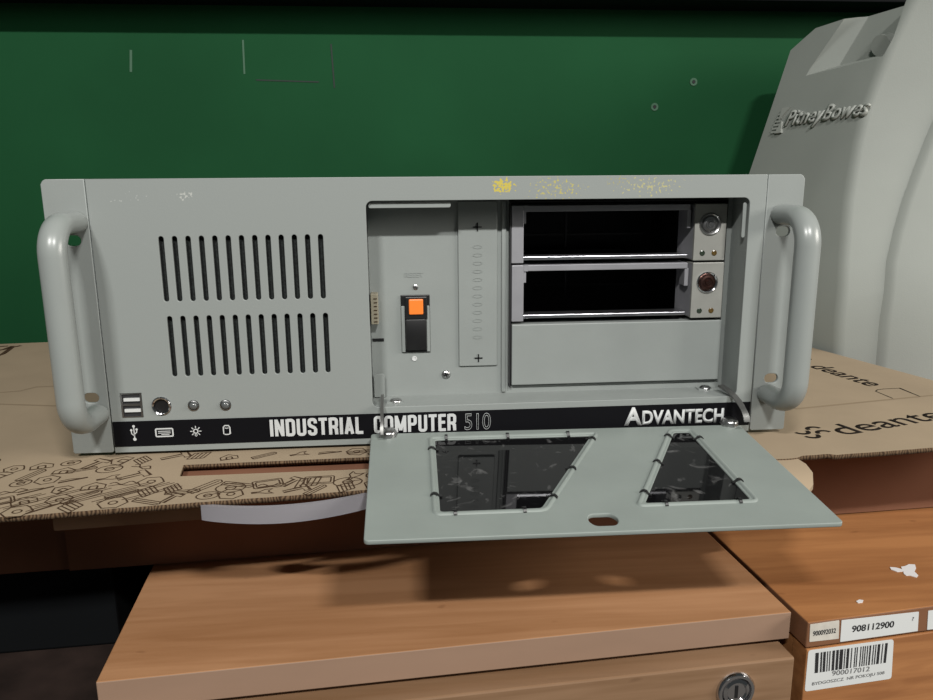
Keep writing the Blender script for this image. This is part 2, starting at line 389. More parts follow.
put('lettering', block_letters(bmesh.new(), 'INDUSTRIAL', -.1143, .0080, .0612, .0116, LWM), WHITEINK, st)
put('lettering', block_letters(bmesh.new(), 'COMPUTER', -.0459, .0080, .0552, .0116, LWM), WHITEINK, st)
put('lettering', textfit('510', .0178, .0118, SM, outline=.00020, origin=(.0150, .0078)), INKO, st)
put('lettering', textfit('A', .0125, .0130, SM, off=.036, ext=.0002, origin=(.1252, .0072)), WHITEINK, st)
put('lettering', textfit('DVANTECH', .0580, .0105, SM, off=.036, ext=.0002, origin=(.1378, .0072), spacing=1.02), WHITEINK, st)
def icon(fn):
    bm = bmesh.new(); fn(bm); put('icon', bm, WHITEINK, st)
SI = PANat(-.00095)
def usb(bm):
    x, z = -.2014, .0135
    ribbon(bm, [(x, z-.0035), (x, z+.0042)], .0007, SI); ribbon(bm, [(x, z-.002), (x-.0017, z-.0002), (x-.0017, z+.0018)], .0006, SI); ribbon(bm, [(x, z-.001), (x+.0017, z+.0007), (x+.0017, z+.0022)], .0006, SI)
    for c in ((x, z-.0042, .0011), (x-.0017, z+.002, .0008), (x+.0017, z+.0024, .0008), (x, z+.0046, .0009)):
        bm.faces.new([bm.verts.new(SI @ Vector((a, b, .00001))) for a, b in circ(*c, n=10)])
def kbd(bm):
    x, z = -.1823, .0132
    ribbon(bm, rrect(x-.0054, x+.0054, z-.0026, z+.0026, .0006, 2), .0009, SI, closed=True)
    for dz, a, b in ((.0009, -.004, .004), (-.0003, -.004, .004), (-.0013, -.002, .0032)): ribbon(bm, [(x+a, z+dz), (x+b, z+dz)], .0005, SI)
def sun(bm):
    x, z = -.1622, .0134
    ribbon(bm, circ(x, z, .0014, 12), .0007, SI, closed=True)
    for k in range(8):
        t = math.pi/4*k; ribbon(bm, [(x+.0021*math.cos(t), z+.0021*math.sin(t)), (x+.0036*math.cos(t), z+.0036*math.sin(t))], .0006, SI)
    ribbon(bm, [(x-.0008, z-.0026), (x+.0008, z-.0026)], .0012, SI)
def disk(bm):
    x, z = -.1423, .0138
    ribbon(bm, [(x-.0021, z+.0016), (x-.0021, z-.0027), (x-.001, z-.0033), (x+.001, z-.0033), (x+.0021, z-.0027), (x+.0021, z+.0016), (x+.0012, z+.0028), (x-.0012, z+.0028)], .0007, SI, closed=True)
    ribbon(bm, [(x-.0013, z+.0012), (x, z+.0009), (x+.0013, z+.0012)], .0005, SI)
for f in (usb, kbd, sun, disk): icon(f)
# rack ears with slots, and the handles bolted to them
for s, x0, x1, hx in ((-1, -.2413, -.2157, -.2236), (1, .2156, .2405, .2265)):
    hx_ = -.2262 if s < 0 else .2282
    ho = [[(hx_+a, zc+b) for a, b in rrect(-.0048, .0048, -.0033, .0033, .0032, 4)] for zc in (.1385, .0378)]
    pl = [(x0, .0015), (x0+.001, .0004), (x1-.001, .0004), (x1, .0015), (x1, H), (x0+.003, H), (x0+.0012, H-.001), (x0, H-.003)]
    if s > 0: pl = [(x0, .0015), (x0+.001, .0004), (x1-.001, .0004), (x1, .0015), (x1, H-.003), (x1-.0012, H-.001), (x1-.003, H), (x0, H)]
    e = put('rack_ear', sheet([pl]+ho, .0025, PANat(-.0002), .0004), PAINT, pc)
    zt, zb, d, rr = .1497, .0272, .0360, .018
    pts = [(hx, -.001, zt)]
    for k in range(0, 11):
        t = math.radians(90*k/10); pts.append((hx, -(d-rr)-rr*math.sin(t), zt-rr+rr*math.cos(t)))
    for k in range(0, 11):
        t = math.radians(90*k/10); pts.append((hx, -(d-rr)-rr*math.cos(t), zb+rr-rr*math.sin(t)))
    pts.append((hx, -.001, zb))
    put('handle', tube(bmesh.new(), pts, .0066, 20, sx=1.22), PAINTG, pc, smooth=60)
# recess behind the opening: back plate, ledge and side returns
RY = .027
bm = bmesh.new()
box(bm, OPX0-.0005, .0485, RY, RY+.0015, .024, .163)                                    # plate left of the drive cage
box(bm, .2010, OPX1+.0005, RY, RY+.0015, .024, .163)                                      # strip right of the drive cage
box(bm, .0485, .2010, RY, RY+.0015, .024, .0305)
box(bm, OPX0-.0005, OPX1+.0005, .002, RY, .0241, .0254)                                    # ledge
box(bm, OPX0-.002, OPX0-.0008, .002, RY+.0015, .0241, .163)                                # side returns
box(bm, OPX1+.0004, OPX1+.0016, .002, RY+.0015, .0241, .163)
box(bm, OPX0-.0005, OPX1+.0005, .002, RY, .1612, .1625)
rec = put('recess_panel', bm, PAINT, pc)
put('latch_tab', sheet([rrect(-.0448, .0075, .1562, .1596, .0012, 3)], .001, PANat(.0030), .0002), PAINT, pc)
put('latch_tab', sheet([rrect(.2012, .2036, .1345, .1575, .0010, 3)], .001, PANat(.0030), .0002), PAINT, pc)
put('hinge_tab', sheet([[(-.0458, .0262), (-.0385, .0262), (-.0385, .0415), (-.0395, .0428), (-.0458, .0428)]], .001, PANat(.0225), .0002), PAINT, pc)
# blank cover plate with two plus marks
def rp(px, py, y=RY):
    p = at(px, py, (0, y, 0), (0, 1, 0)); return (p[0], p[2])
x0, z0 = rp(459, 366); x1 = rp(497, 300)[0]
bp = put('blank_cover', sheet([rrect(x0, x1, z0, .1595, .0008, 3)], .0016, PANat(RY-.0016+.0001), .0005), PAINT, pc)
xr = rp(503.5, 300)[0]
put('cover_rib', B(xr-.0016, xr+.0016, RY-.0018, RY+.0005, .0265, .1595, bev=.0007), PAINT, pc, smooth=40)
for q in ((477.5, 227), (478.5, 358)):
    x, z = rp(*q, y=RY-.0016); bm = bmesh.new(); box(bm, x-.0028, x+.0028, RY-.0020, RY-.0010, z-.0004, z+.0004); box(bm, x-.0004, x+.0004, RY-.0020, RY-.0010, z-.0028, z+.0028)
    put('plus_slot', bm, BLACK, bp)
bm = bmesh.new()
for i in range(12):
    x, z = rp(477.5, 247+8.2*i, y=RY-.0016); bm2 = [(x+.0032*math.cos(t*.52), z+.0011*math.sin(t*.52)) for t in range(12)]
    ribbon(bm, bm2, .00022, PANat(RY-.00175), z=.00005, closed=True)
put('embossing', bm, PAINT, bp)
# rocker switch with the orange lit key
xa, za = rp(400.5, 295); xb, zb = rp(430.5, 351.5)
sw = put('power_switch', B(xa, xb, RY-.0012, RY+.002, zb, za, bev=.0004), BLACK, pc)
xo0, zo1 = rp(408.7, 298.6); xo1, zo0 = rp(423.2, 313.5)
put('bezel', B(xo0-.0025, xo1+.0028, RY-.0030, RY, zo0-.0035, zo1+.0015, bev=.0006), BLACK, sw)
put('orange_key', B(xo0, xo1, RY-.0042, RY-.0008, zo0, zo1, bev=.0007), ORANGE, sw, label='orange lit switch key')
xo0, zo1 = rp(405.5, 318.5); xo1, zo0 = rp(427, 349)
put('rocker_key', B(xo0, xo1, RY-.0040, RY, zo0, zo1, bev=.001), BLACK, sw, smooth=40)
for dx in (xa, xb-.0027):
    put('cheek', B(dx+.0002, dx+.0025, RY-.0018, RY+.001, zb+.0004, za-.0075, bev=.0003), PAINT, sw)
x, z = rp(415.5, 287); M = PANat(RY) @ Matrix.Translation((x, z, 0))
put('indicator_light', lathe(bmesh.new(), [(.0018, -.001), (.0018, .0006), (.0011, .0010), (0, .0011)], M, 14), STEEL, pc, smooth=50)
x, z = rp(405, 277.5); put('embossed_lettering', textfit('RESET', .0125, .0032, PANat(RY) @ Matrix.Translation((x, z, 0)), off=0, ext=.0003), PAINT, pc)
x, z = rp(414.5, 358.5); M = PANat(RY) @ Matrix.Translation((x, z, 0))
put('indicator_light', lathe(bmesh.new(), [(.0018, -.001), (.0018, .0005), (.0013, .0006), (.001, .0002), (0, .0004)], M, 14), LABEL, pc, smooth=50)
def screw(px, py, y, r=.0031, name='screw', M=None):
    if M is None:
        x, z = rp(px, py, y); M = PANat(y) @ Matrix.Translation((x, z, 0))
    s = put(name, lathe(bmesh.new(), [(r, -.0005), (r, .0004), (r*.8, .0012), (0, .0014)], M, 18), STEEL, pc, smooth=50)
    bm = bmesh.new()
    for a in (.4, .4+math.pi/2):
        R_ = M @ Matrix.Rotation(a, 4, 'Z'); box(bm, -r*.62, r*.62, -r*.13, r*.13, .0009, .00148, M=R_)
    put('cross_slot', bm, BLACK, s)
screw(446, 374.5, RY)
# beige connector and slit at the left of the recess
x, z = rp(371, 292); x2, z2 = rp(379, 322)
cn = put('ribbon_connector', B(OPX0+.0002, x2, RY-.009, RY, z2, z, bev=.0004), BEIGE, pc)
bm = bmesh.new()
for i in range(7): zz = z2+(z-z2)*(i+.7)/8; box(bm, x2-.0028, x2-.0006, RY-.0094, RY-.0088, zz-.0003, zz+.0003)
put('pin_row', bm, PRINT, cn)
x, z = rp(384, 339.5); put('slit', B(OPX0+.0002, x, RY-.0006, RY+.0005, z-.0011, z+.0009), BLACK, pc)
# drive cage: dark inside, two empty drive trays and a blank bezel
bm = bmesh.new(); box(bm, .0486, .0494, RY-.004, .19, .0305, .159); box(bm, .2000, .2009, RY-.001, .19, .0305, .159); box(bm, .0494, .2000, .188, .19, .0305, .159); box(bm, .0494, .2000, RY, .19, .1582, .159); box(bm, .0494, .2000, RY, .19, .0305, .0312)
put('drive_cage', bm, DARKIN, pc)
TY = .0235
def tray(z0, z1, dx, lit):
    t = put('drive_tray', B(.0500+dx, .0583+dx, TY, TY+.02, z0, z1, bev=.0004), TRAY, pc)
    put('tray_clip', B(.0583+dx, .0600+dx, TY+.001, TY+.010, z1-.0120, z1-.0032), TRAY, t)
    put('tray_clip', B(.0583+dx, .0612+dx, TY, TY+.006, z1-.0042, z1), TRAY, t)
    put('sill', B(.0583+dx, .1740+dx, TY+.002, TY+.016, z0+.0018, z0+.0042, bev=.0004), ALU, t, label='bright metal sill')
    put('header', B(.0583+dx, .1740+dx, TY+.0015, TY+.02, z1-.0042, z1-.0002, bev=.0003), TRAY, t)
    w = bmesh.new()     # slanting inner cheek towards the lock plate
    for (xa, ya, xb, yb) in ((.1735+dx, TY+.022, .1768+dx, TY+.001),):
        v = [w.verts.new(p) for p in ((xa, ya, z0+.001), (xb, yb, z0+.001), (xb, yb, z1-.001), (xa, ya, z1-.001), (xa+.0012, ya, z0+.001), (xb+.0012, yb, z0+.001), (xb+.0012, yb, z1-.001), (xa+.0012, ya, z1-.001))]
        for q in ((0, 1, 2, 3), (4, 7, 6, 5), (0, 4, 5, 1), (1, 5, 6, 2), (2, 6, 7, 3), (3, 7, 4, 0)): w.faces.new([v[i] for i in q])
    put('inner_cheek', w, TRAY, t)
    put('spring_clip', B(.1722+dx, .1750+dx, TY+.002, TY+.012, z1-.0165, z1-.004, bev=.0004), TRAY, t)
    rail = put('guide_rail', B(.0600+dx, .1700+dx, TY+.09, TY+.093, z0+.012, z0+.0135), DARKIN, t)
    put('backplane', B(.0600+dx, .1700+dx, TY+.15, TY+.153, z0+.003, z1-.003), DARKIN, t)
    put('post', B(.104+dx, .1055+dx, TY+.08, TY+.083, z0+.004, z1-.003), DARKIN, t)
    p = put('lock_plate', B(.1768+dx, .1992+dx, TY-.0012, TY+.02, z0, z1, bev=.0005), LOCKP, t, label='pale silver plate with round key lock')
    lx, lz = .1875+dx, z0+(z1-z0)*.645
    M = PANat(TY-.0012) @ Matrix.Translation((lx, lz, 0))
    put('lock_ring', lathe(bmesh.new(), [(.0078, -.0006), (.0077, .0006), (.0069, .0012), (.0056, .0004), (.0050, -.0004)], M, 30), CHROME if lit else STEEL, p, smooth=50)
    lb = bmesh.new(); lathe(lb, [(.0054, .0002), (.0050, .0013), (.0036, .0016), (.0030, .0009), (.0019, .0009), (.0015, .0017), (0, .0017)], M, 24)
    put('lock_barrel', lb, mat('lock_barrel_copper', (.22, .12, .10), .3, metal=1) if lit else STEEL, p, smooth=40)
    for qx, mm in ((.1830, GREEND), (.1915, AMBER)):
        M2 = PANat(TY-.0012) @ Matrix.Translation((qx+dx, z0+.0052, 0))
        put('led', lathe(bmesh.new(), [(.0019, -.0003), (.0019, .0003), (.0012, .0006), (.0009, .0002), (0, .0003)], M2, 14), mm, p, smooth=60)
tray(.1176, .1563, -.0002, False)
tray(.0772, .1162, .0001, True)
put('drive_blank', B(.0503, .2004, TY-.0005, TY+.012, .0318, .0752, bev=.0006), PAINT, pc, label='plain grey blanking bezel')
# --------------------------------------------------------- the drop-down door
iL, iR, oL, oR = (np.array(v) for v in ((-.0464, -.006, .0105), (.2065, -.006, .0054), (-.0484, -.1374, -.0042), (.2045, -.1345, -.0044)))
DC = (iL+iR+oL+oR)/4; DX = Vector((iR-iL)+(oR-oL)).normalized(); DV = Vector((iL-oL)+(iR-oR)).normalized()
DM = frame(DC, DX, DV); DN = Vector((DM[0][2], DM[1][2], DM[2][2])); DMi = DM.inverted()
def dl(px, py):
    p = DMi @ Vector(at(px, py, DC, DN)); return (p.x, p.y)
WL = [dl(435, 439.6), dl(590.8, 435.2), dl(541.5, 507.6), dl(440.3, 511.4)]
WR = [dl(674, 432), dl(689, 431.6), dl(750.2, 498.7), dl(645.2, 502.6)]
def offs(poly, d):
    """polygon grown by d"""
    n = len(poly); out = []
    A = sum(poly[i][0]*poly[(i+1) % n][1]-poly[(i+1) % n][0]*poly[i][1] for i in range(n)); sg = 1 if A > 0 else -1
    for i in range(n):
        p0, p1, p2 = Vector(poly[i-1]), Vector(poly[i]), Vector(poly[(i+1) % n])
        a = (p1-p0).normalized(); b = (p2-p1).normalized(); na = Vector((a.y, -a.x))*sg; nb = Vector((b.y, -b.x))*sg
        m = (na+nb); m = m/(m.dot(na)); q = p1+m*d; out.append((q.x, q.y))
    return out
def rnd(poly, r, n=4):
    out = []; N = len(poly)
    for i in range(N):
        p0, p1, p2 = Vector(poly[i-1]), Vector(poly[i]), Vector(poly[(i+1) % N])
        a = (p0-p1); b = (p2-p1); rr = min(r, a.length*.45, b.length*.45); a = p1+a.normalized()*rr; b = p1+b.normalized()*rr
        for k in range(n+1):
            t = k/n; q = a*(1-t)**2+p1*2*t*(1-t)+b*t*t; out.append((q.x, q.y))
    return out
hwx, hwy = .1265, .0656
cxy = dl(603, 519.4)
outline = rrect(-hwx, hwx, -hwy, hwy, .0025, 4)
lat = [(cxy[0]+a, cxy[1]+b) for a, b in ((-.0078, .0020), (-.0056, .0060), (.0056, .0060), (.0080, .0020), (.0080, -.0020), (.0056, -.0062), (-.0052, -.0062), (-.0078, -.0022))]
door = put('drop_down_door', sheet([outline, rnd(WL, .002), rnd(WR, .002), rnd(lat, .003)], .0026, DM, .0005), DOORP, pc, label='open hinged front door with two smoked windows')
for W in (WL, WR):
    w = put('window', sheet([rnd(offs(W, .0002), .002)], .0015, DM @ Matrix.Translation((0, 0, -.0008))), SMOKE, door, label='smoked window pane')
    rim = rnd(offs(W, .0030), .004, 5)
    bm = bmesh.new(); n = len(rim); prev = []
    for i in range(n):
        a, b = Vector(rim[i-1]), Vector(rim[(i+1) % n]); t = (b-a).normalized(); nn = Vector((t.y, -t.x)); p = Vector(rim[i])
        prev.append([bm.verts.new(DM @ Vector((p.x+nn.x*s, p.y+nn.y*s, h))) for s, h in ((-.0016, -.0002), (-.0009, .0007), (0, .0011), (.0009, .0007), (.0016, -.0002))])
    for i in range(n):
        a, b = prev[i], prev[(i+1) % n]
        for j in range(4): bm.faces.new((a[j], a[j+1], b[j+1], b[j]))
    put('window_rim', bm, DOORP, door, smooth=50)
def clip(px, py, W):
    p = Vector(dl(px, py)); best = None
    for i in range(4):
        a, b = Vector(W[i]), Vector(W[(i+1) % 4]); t = max(0, min(1, (p-a).dot(b-a)/(b-a).length_squared)); q = a+(b-a)*t
        if best is None or (q-p).length < best[0]: best = ((q-p).length, q, (b-a).normalized())
    _, q, t = best; c = (Vector(W[0])+Vector(W[1])+Vector(W[2])+Vector(W[3]))/4; nn = Vector((-t.y, t.x))
    if nn.dot(q-c) < 0: nn = -nn
    M = DM @ Matrix(((t.x, nn.x, 0, q.x), (t.y, nn.y, 0, q.y), (0, 0, 1, 0), (0, 0, 0, 1)))
    bm = bmesh.new(); prof = [(-.0018, -.0006), (-.0002, -.0004), (.0012, .0012), (.0028, .0016), (.0042, .0010), (.0050, .0001)]
    rows = []
    for (y, z) in prof: rows.append([bm.verts.new(M @ Vector((sx*.0009, y, z+dz))) for dz in (0, .0007) for sx in (-1, 1)])
    for a, b in zip(rows, rows[1:]):
        for q4 in ((0, 1, 1, 0), (2, 3, 3, 2)): bm.faces.new((a[q4[0]], a[q4[1]], b[q4[2]], b[q4[3]]))
        bm.faces.new((a[0], a[2], b[2], b[0])); bm.faces.new((a[1], a[3], b[3], b[1]))
    for r in (rows[0], rows[-1]): bm.faces.new((r[0], r[1], r[3], r[2]))
    put('retaining_clip', bm, BLACK, door)
k = 5.183
for (x, y) in ((135, 38), (452, 28), (763, 17), (62, 102), (80, 342), (182, 432), (543, 422), (890, 50), (797, 205), (690, 350)): clip(420+x/k, 430+y/k, WL)
for (x, y) in ((460, 88), (402, 222), (335, 380), (618, 98), (822, 320), (448, 442), (828, 424)): clip(580+x/k, 420+y/k, WR)
# hinge arms and their screws
def arm(pts, w, name='hinge_arm'):
    """flat curved bar: pts with its broad side along `w`"""
    bm = bmesh.new(); rows = []
    for (p, (dx, dy, dz)) in pts:
        p = Vector(p); d = Vector((dx, dy, dz)); rows.append([bm.verts.new(p-d*.5+Vector((s, 0, 0))) for s in (0, w)]+[bm.verts.new(p+d*.5+Vector((s, 0, 0))) for s in (0, w)])
    for a, b in zip(rows, rows[1:]):
        for i, j in ((0, 1), (1, 3), (3, 2), (2, 0)): bm.faces.new((a[i], a[j], b[j], b[i]))
    for r in (rows[0], rows[-1]): bm.faces.new((r[0], r[1], r[3], r[2]))
    return put(name, bm, ARM, door, smooth=35)
arc = []
for k_ in range(9):
    t = k_/8; a = math.radians(90*t); y = .012-.030*math.sin(a)-.002*t; z = .0140+.0145*math.cos(a)-.0020*t
    arc.append((y, z, a))
arm([((-.0410, y, z), (0, .0055*math.cos(a+.9), .0055*math.sin(a+.9))) for (y, z, a) in arc], .0019)
arm([((.1958+.0058*math.sin(a*.9), y, z+.0015), (0, .0016*math.sin(a), .0016*math.cos(a))) for (y, z, a) in arc], .0042)
for px, py in ((388.5, 435.5), (729.5, 424.5)):
    p = dl(px, py); M = DM @ Matrix.Translation((p[0], p[1], 0))
    s = put('hinge_screw', lathe(bmesh.new(), [(.0056, -.0005), (.0056, .0026), (.0046, .0042), (.0015, .0048), (0, .0048)], M, 18), STEEL, door, smooth=50)
    put('hinge_foot', B(-.0062, .0050, -.0034, .0034, .0000, .0010, M=M, bev=.0003), STEEL, door)
for px, py in ((396, 401.5), (705, 388.5)):
    p = at(px, py, (0, 0, .0256), (0, 0, 1)); M = frame((p[0], p[1], .0254), (1, 0, 0), (0, 1, 0))
    put('ledge_screw', lathe(bmesh.new(), [(.0042, 0), (.0042, .0010), (.003, .0021), (0, .0024)], M, 16), STEEL, pc, smooth=50)
    put('hinge_bracket', B((p[0]-.006), (p[0]+.005), p[1]-.0035, p[1]+.0035, .0254, .0262), PAINT, pc)

# ================================================================== the long cardboard carton
ct = thing('cardboard_carton', 'long flat brown cardboard carton printed with line drawings underneath the grey computer', 'carton', (0, .15, -.0896))
CB = -.0896
fy = lambda x: -.0690+.09*x
FR = (.4769, -.0306); BRc = (.3585, .4635); BLc = (-.62, .376); FLc = (-.62, fy(-.62))
ST = -.0023
TOPM = frame((0, 0, ST), (1, 0, 0), (0, 1, 0))
slotp = [(-.1660, -.0210), (-.1630, -.0405), (-.03, -.0400), (-.03, -.0185)]
edge = []
rng = random.Random(3)
N = 240
for i in range(N+1):
    x = FLc[0]+(FR[0]-FLc[0])*i/N; edge.append((x, fy(x)+rng.uniform(-.0003, .0003)+(.0025 if .226 < x < .25 else 0)))
top = put('top_sheet', sheet([edge+[BRc, BLc], slotp], .0032, TOPM), [CARD, CORR], ct)
for p in top.data.polygons:
    if abs(p.normal.z) < .5: p.material_index = 1
bm = bmesh.new()
def wallstrip(bm, a, b, d, z0, z1, t=.003):
    a = Vector((a[0], a[1], 0)); b = Vector((b[0], b[1], 0)); u_ = (b-a).normalized(); n = Vector((-u_.y, u_.x, 0))
    M = frame(a+n*d, u_, n); return box(bm, 0, (b-a).length, 0, t, z0, z1, M=M)
EZ = -.0056
by = lambda x: .0277+.061*x
wallstrip(bm, (-.617, by(-.617)), (.4525, by(.4525)), .0042, CB, EZ)
box(bm, -.617, .372, .36, .363, CB, EZ)
wallstrip(bm, (.4560, by(.4560)+.006), BRc, .006, CB, EZ); wallstrip(bm, BLc, (-.62, by(-.62)), .003, CB, EZ)
box(bm, -.617, .370, .062, .36, CB, CB+.003)
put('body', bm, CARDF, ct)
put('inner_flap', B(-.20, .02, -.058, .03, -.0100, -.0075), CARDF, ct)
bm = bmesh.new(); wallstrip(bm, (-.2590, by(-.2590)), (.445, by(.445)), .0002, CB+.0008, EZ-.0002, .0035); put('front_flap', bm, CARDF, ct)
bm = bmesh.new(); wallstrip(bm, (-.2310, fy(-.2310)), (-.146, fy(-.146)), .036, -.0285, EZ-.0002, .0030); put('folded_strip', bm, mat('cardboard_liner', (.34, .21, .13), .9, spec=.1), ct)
# rounded tongue folded out from the front edge at the door's corner
bm = bmesh.new(); rows = []
tg = [(.0005, .002, -.0030), (.009, -.001, -.0040), (.018, -.004, -.0062), (.025, -.008, -.0110), (.029, -.0115, -.0165)]
for i, (d, sh, z) in enumerate(tg):
    x1 = (.2255, .2275, .2272, .2240, .2165)[i]; x0 = .15
    rows.append([bm.verts.new((x0, fy(x0)-d, z)), bm.verts.new((x1, fy(x1)-d+.002, z)), bm.verts.new((x1, fy(x1)-d+.002, z-.003)), bm.verts.new((x0, fy(x0)-d, z-.003))])
for a, b in zip(rows, rows[1:]):
    for i in range(4): bm.faces.new((a[i], a[(i+1) % 4], b[(i+1) % 4], b[i]))
for r in (rows[0], rows[-1]): bm.faces.new(r)
put('tongue', bm, CARD, ct, smooth=40)
# creases
PM = frame((0, 0, ST), (1, 0, 0), (0, 1, 0))
def zt(px, py): p = at(px, py, (0, 0, ST), (0, 0, 1)); return (p[0], p[1])
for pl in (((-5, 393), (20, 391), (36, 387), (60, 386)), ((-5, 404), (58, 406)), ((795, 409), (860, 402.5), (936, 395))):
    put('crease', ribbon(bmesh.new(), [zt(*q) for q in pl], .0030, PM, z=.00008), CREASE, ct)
# the line drawings of tools on the left front strip
bm = bmesh.new(); rng = random.Random(11)
LW = .0009
def Tr(cx, cy, a, s): return lambda pts: [(cx+s*(x*math.cos(a)-y*math.sin(a)), cy+s*(x*math.sin(a)+y*math.cos(a))) for x, y in pts]
def dood(kind, T):
    R_ = lambda pts, c=False, w=LW: ribbon(bm, T(pts), w, PM, z=.00006+rng.random()*.00004, closed=c)
    if kind == 0: R_(circ(0, 0, 1, 22, .8), True); R_(circ(0, 0, .35, 12), True); R_([(-.3, 0), (.9, .2)])
    elif kind == 1: R_(rrect(-1.2, 1.2, -.8, .8, .2, 3), True); R_(rrect(-.95, .95, -.55, .55, .1, 2), True)
    elif kind == 2: [R_([(-1.3, y), (1.3, y)]) for y in (-.35, 0, .35)]; R_([(-1.3, -.35), (-1.3, .35)]); R_([(1.3, -.35), (1.5, 0), (1.3, .35)])
    elif kind == 3: R_([(-1.2, -.2), (.5, -.2), (.5, -.7), (1, -.7), (1, .7), (.5, .7), (.5, .2), (-1.2, .2)], True)
    elif kind == 4: R_([(-1.2+.2*i, .3*math.sin(i*.9)) for i in range(13)]); R_([(-1.2, -.5), (-.4, -.3), (.4, -.6), (1.2, -.35)])
    elif kind == 5: [R_([(-1+.35*i, -.7), (-.5+.35*i, .7)]) for i in range(5)]; R_([(-1, -.7), (.4, -.7)]); R_([(-.5, .7), (.9, .7)])
    elif kind == 6: R_([(math.cos(t*.5)*.9*(1+.15*(t % 2)), math.sin(t*.5)*.9*(1+.15*(t % 2))) for t in range(12)], True); R_(circ(0, 0, .3, 10), True)
    elif kind == 7: R_([(-1, 0), (-.3, .1), (.2, .55), (.9, .6), (.55, .2), (.6, -.1), (1, -.45), (.3, -.4), (-.3, -.15), (-1, -.2)], True)
    elif kind == 8: R_([(-.9, -.6), (.9, -.6), (.9, .2), (0, .9), (-.9, .2)], True); R_(rrect(-.3, .3, -.6, .1, .05, 1), True)
    else: R_([(-1.3, -.1), (1.3, .25)], w=LW*2.2); R_([(-1.2, .35), (-.2, .5), (.6, .3)])
yl = lambda x: .004 if x < -.24 else .0015
x = -.34; pitch = .0165
i = 0
while x < -.035:
    y = fy(x)+.0075
    while y < yl(x)-.006:
        jx, jy = x+rng.uniform(-.004, .004), y+rng.uniform(-.0025, .0025)
        if not (-.177 < jx < -.02 and -.050 < jy < -.010):
            dood(rng.randrange(10), Tr(jx, jy, rng.choice((.5, .6, .2, -.4, 1.0))+rng.uniform(-.2, .2), rng.uniform(.0058, .0082)))
        y += .0142
    x += pitch; i += 1
for (cx, cy, kd, a, s) in ((-.155, -.0655, 2, .1, .007), (-.128, -.062, 0, .1, .0085), (-.104, -.060, 4, .1, .007), (-.083, -.058, 5, .2, .009), (-.060, -.060, 0, .1, .0085), (-.14, -.010, 8, .3, .006), (-.118, -.009, 2, .6, .006), (-.095, -.0085, 7, .3, .006), (-.075, -.0085, 9, .1, .006), (-.056, -.008, 2, .2, .006)):
    dood(kd, Tr(cx, cy, a, s))
# long slanted guide lines running through the drawings
for k_ in range(10):
    x0 = -.33+.016*k_; L_ = .03+.02*rng.random(); a = .62
    p0 = (x0, fy(x0)+.012); p1 = (x0+L_*math.cos(a), p0[1]+L_*math.sin(a))
    if p1[1] < .003: ribbon(bm, [p0, p1], LW, PM, z=.00005); ribbon(bm, [(p0[0]+.003, p0[1]-.001), (p1[0]+.003, p1[1]-.001)], LW, PM, z=.00005)
put('printed_drawings', bm, PRINT, ct, recalc=False)
# brand lettering on the flaps
def up_text(s, pa, pb, h, off):
    a, b = zt(*pa), zt(*pb); d = Vector((b[0]-a[0], b[1]-a[1], 0)); M = frame((a[0], a[1], ST), d, (-d.y, d.x, 0))
    return textfit(s, d.length, h, M, off=off, ext=.00012), M
b1, M1 = up_text('deante', (846.5, 435.5), (951, 417.5), .0215, .006); put('lettering', b1, PRINTB, ct)
b2, M2 = up_text('deante', (807.5, 366.5), (868.5, 386.4), .0205, .012); put('lettering', b2, PRINTB, ct)
def logo(pc_, M, s):
    bm = bmesh.new(); c = M.inverted() @ Vector((*zt(*pc_), ST))
    for dx, dy, f in ((-.55, .30, 1), (-.55, -.45, 1), (.55, .45, -1), (.55, -.30, -1)):
        pts = [(c.x+s*(dx+.42*math.cos(t)), c.y+s*(dy+f*.42*math.sin(t))) for t in [math.pi+math.pi*k_/10 for k_ in range(11)]]
        if f < 0: pts = [(c.x+s*(dx+.42*math.cos(t)), c.y+s*(dy+.36*math.sin(t)-.1)) for t in [math.pi*k_/10 for k_ in range(11)]]
        ribbon(bm, pts, s*.26, M, z=.0001)
    put('logo', bm, PRINTB, ct)
logo((812, 432), M1, .0120); logo((800, 358), M2, .0095)
bm = bmesh.new(); ribbon(bm, [zt(*q) for q in ((892.8, 398.5), (875.6, 391.3), (877.5, 389.8), (884, 389), (899.6, 388.2), (920, 396.6))], .0011, PM, z=.0001); put('icon', bm, PRINTB, ct)
bm = bmesh.new()
for q in (((-6, 351), (4, 349.5), (13, 346)), ((-6, 357), (3, 354), (12, 347.5), (21, 345.6)), ((-4, 347), (8, 346))): ribbon(bm, [zt(*p) for p in q], .005, PM, z=.0001)
put('faded_print', bm, PRINT, ct)
# translucent plastic carry strap bulging from the front
bm = bmesh.new(); rows = []
for k_ in range(25):
    t = k_/24; x = -.1405+(-.0440+.1405)*t; bul = .0090*math.sin(math.pi*t)**.8; y = fy(x)+.0012-bul; z1 = -.0040-.0008*math.sin(math.pi*t); z0 = z1-.0090-.0010*math.sin(math.pi*t)
    rows.append([bm.verts.new((x, y-.0014, z0)), bm.verts.new((x, y+.0014, z0)), bm.verts.new((x, y+.0014, z1)), bm.verts.new((x, y-.0014, z1))])
for a, b in zip(rows, rows[1:]):
    for i in range(4): bm.faces.new((a[i], a[(i+1) % 4], b[(i+1) % 4], b[i]))
for r in (rows[0], rows[-1]): bm.faces.new(r)
put('carry_strap', bm, CLEARP, ct, smooth=40, label='translucent white plastic carry strap')

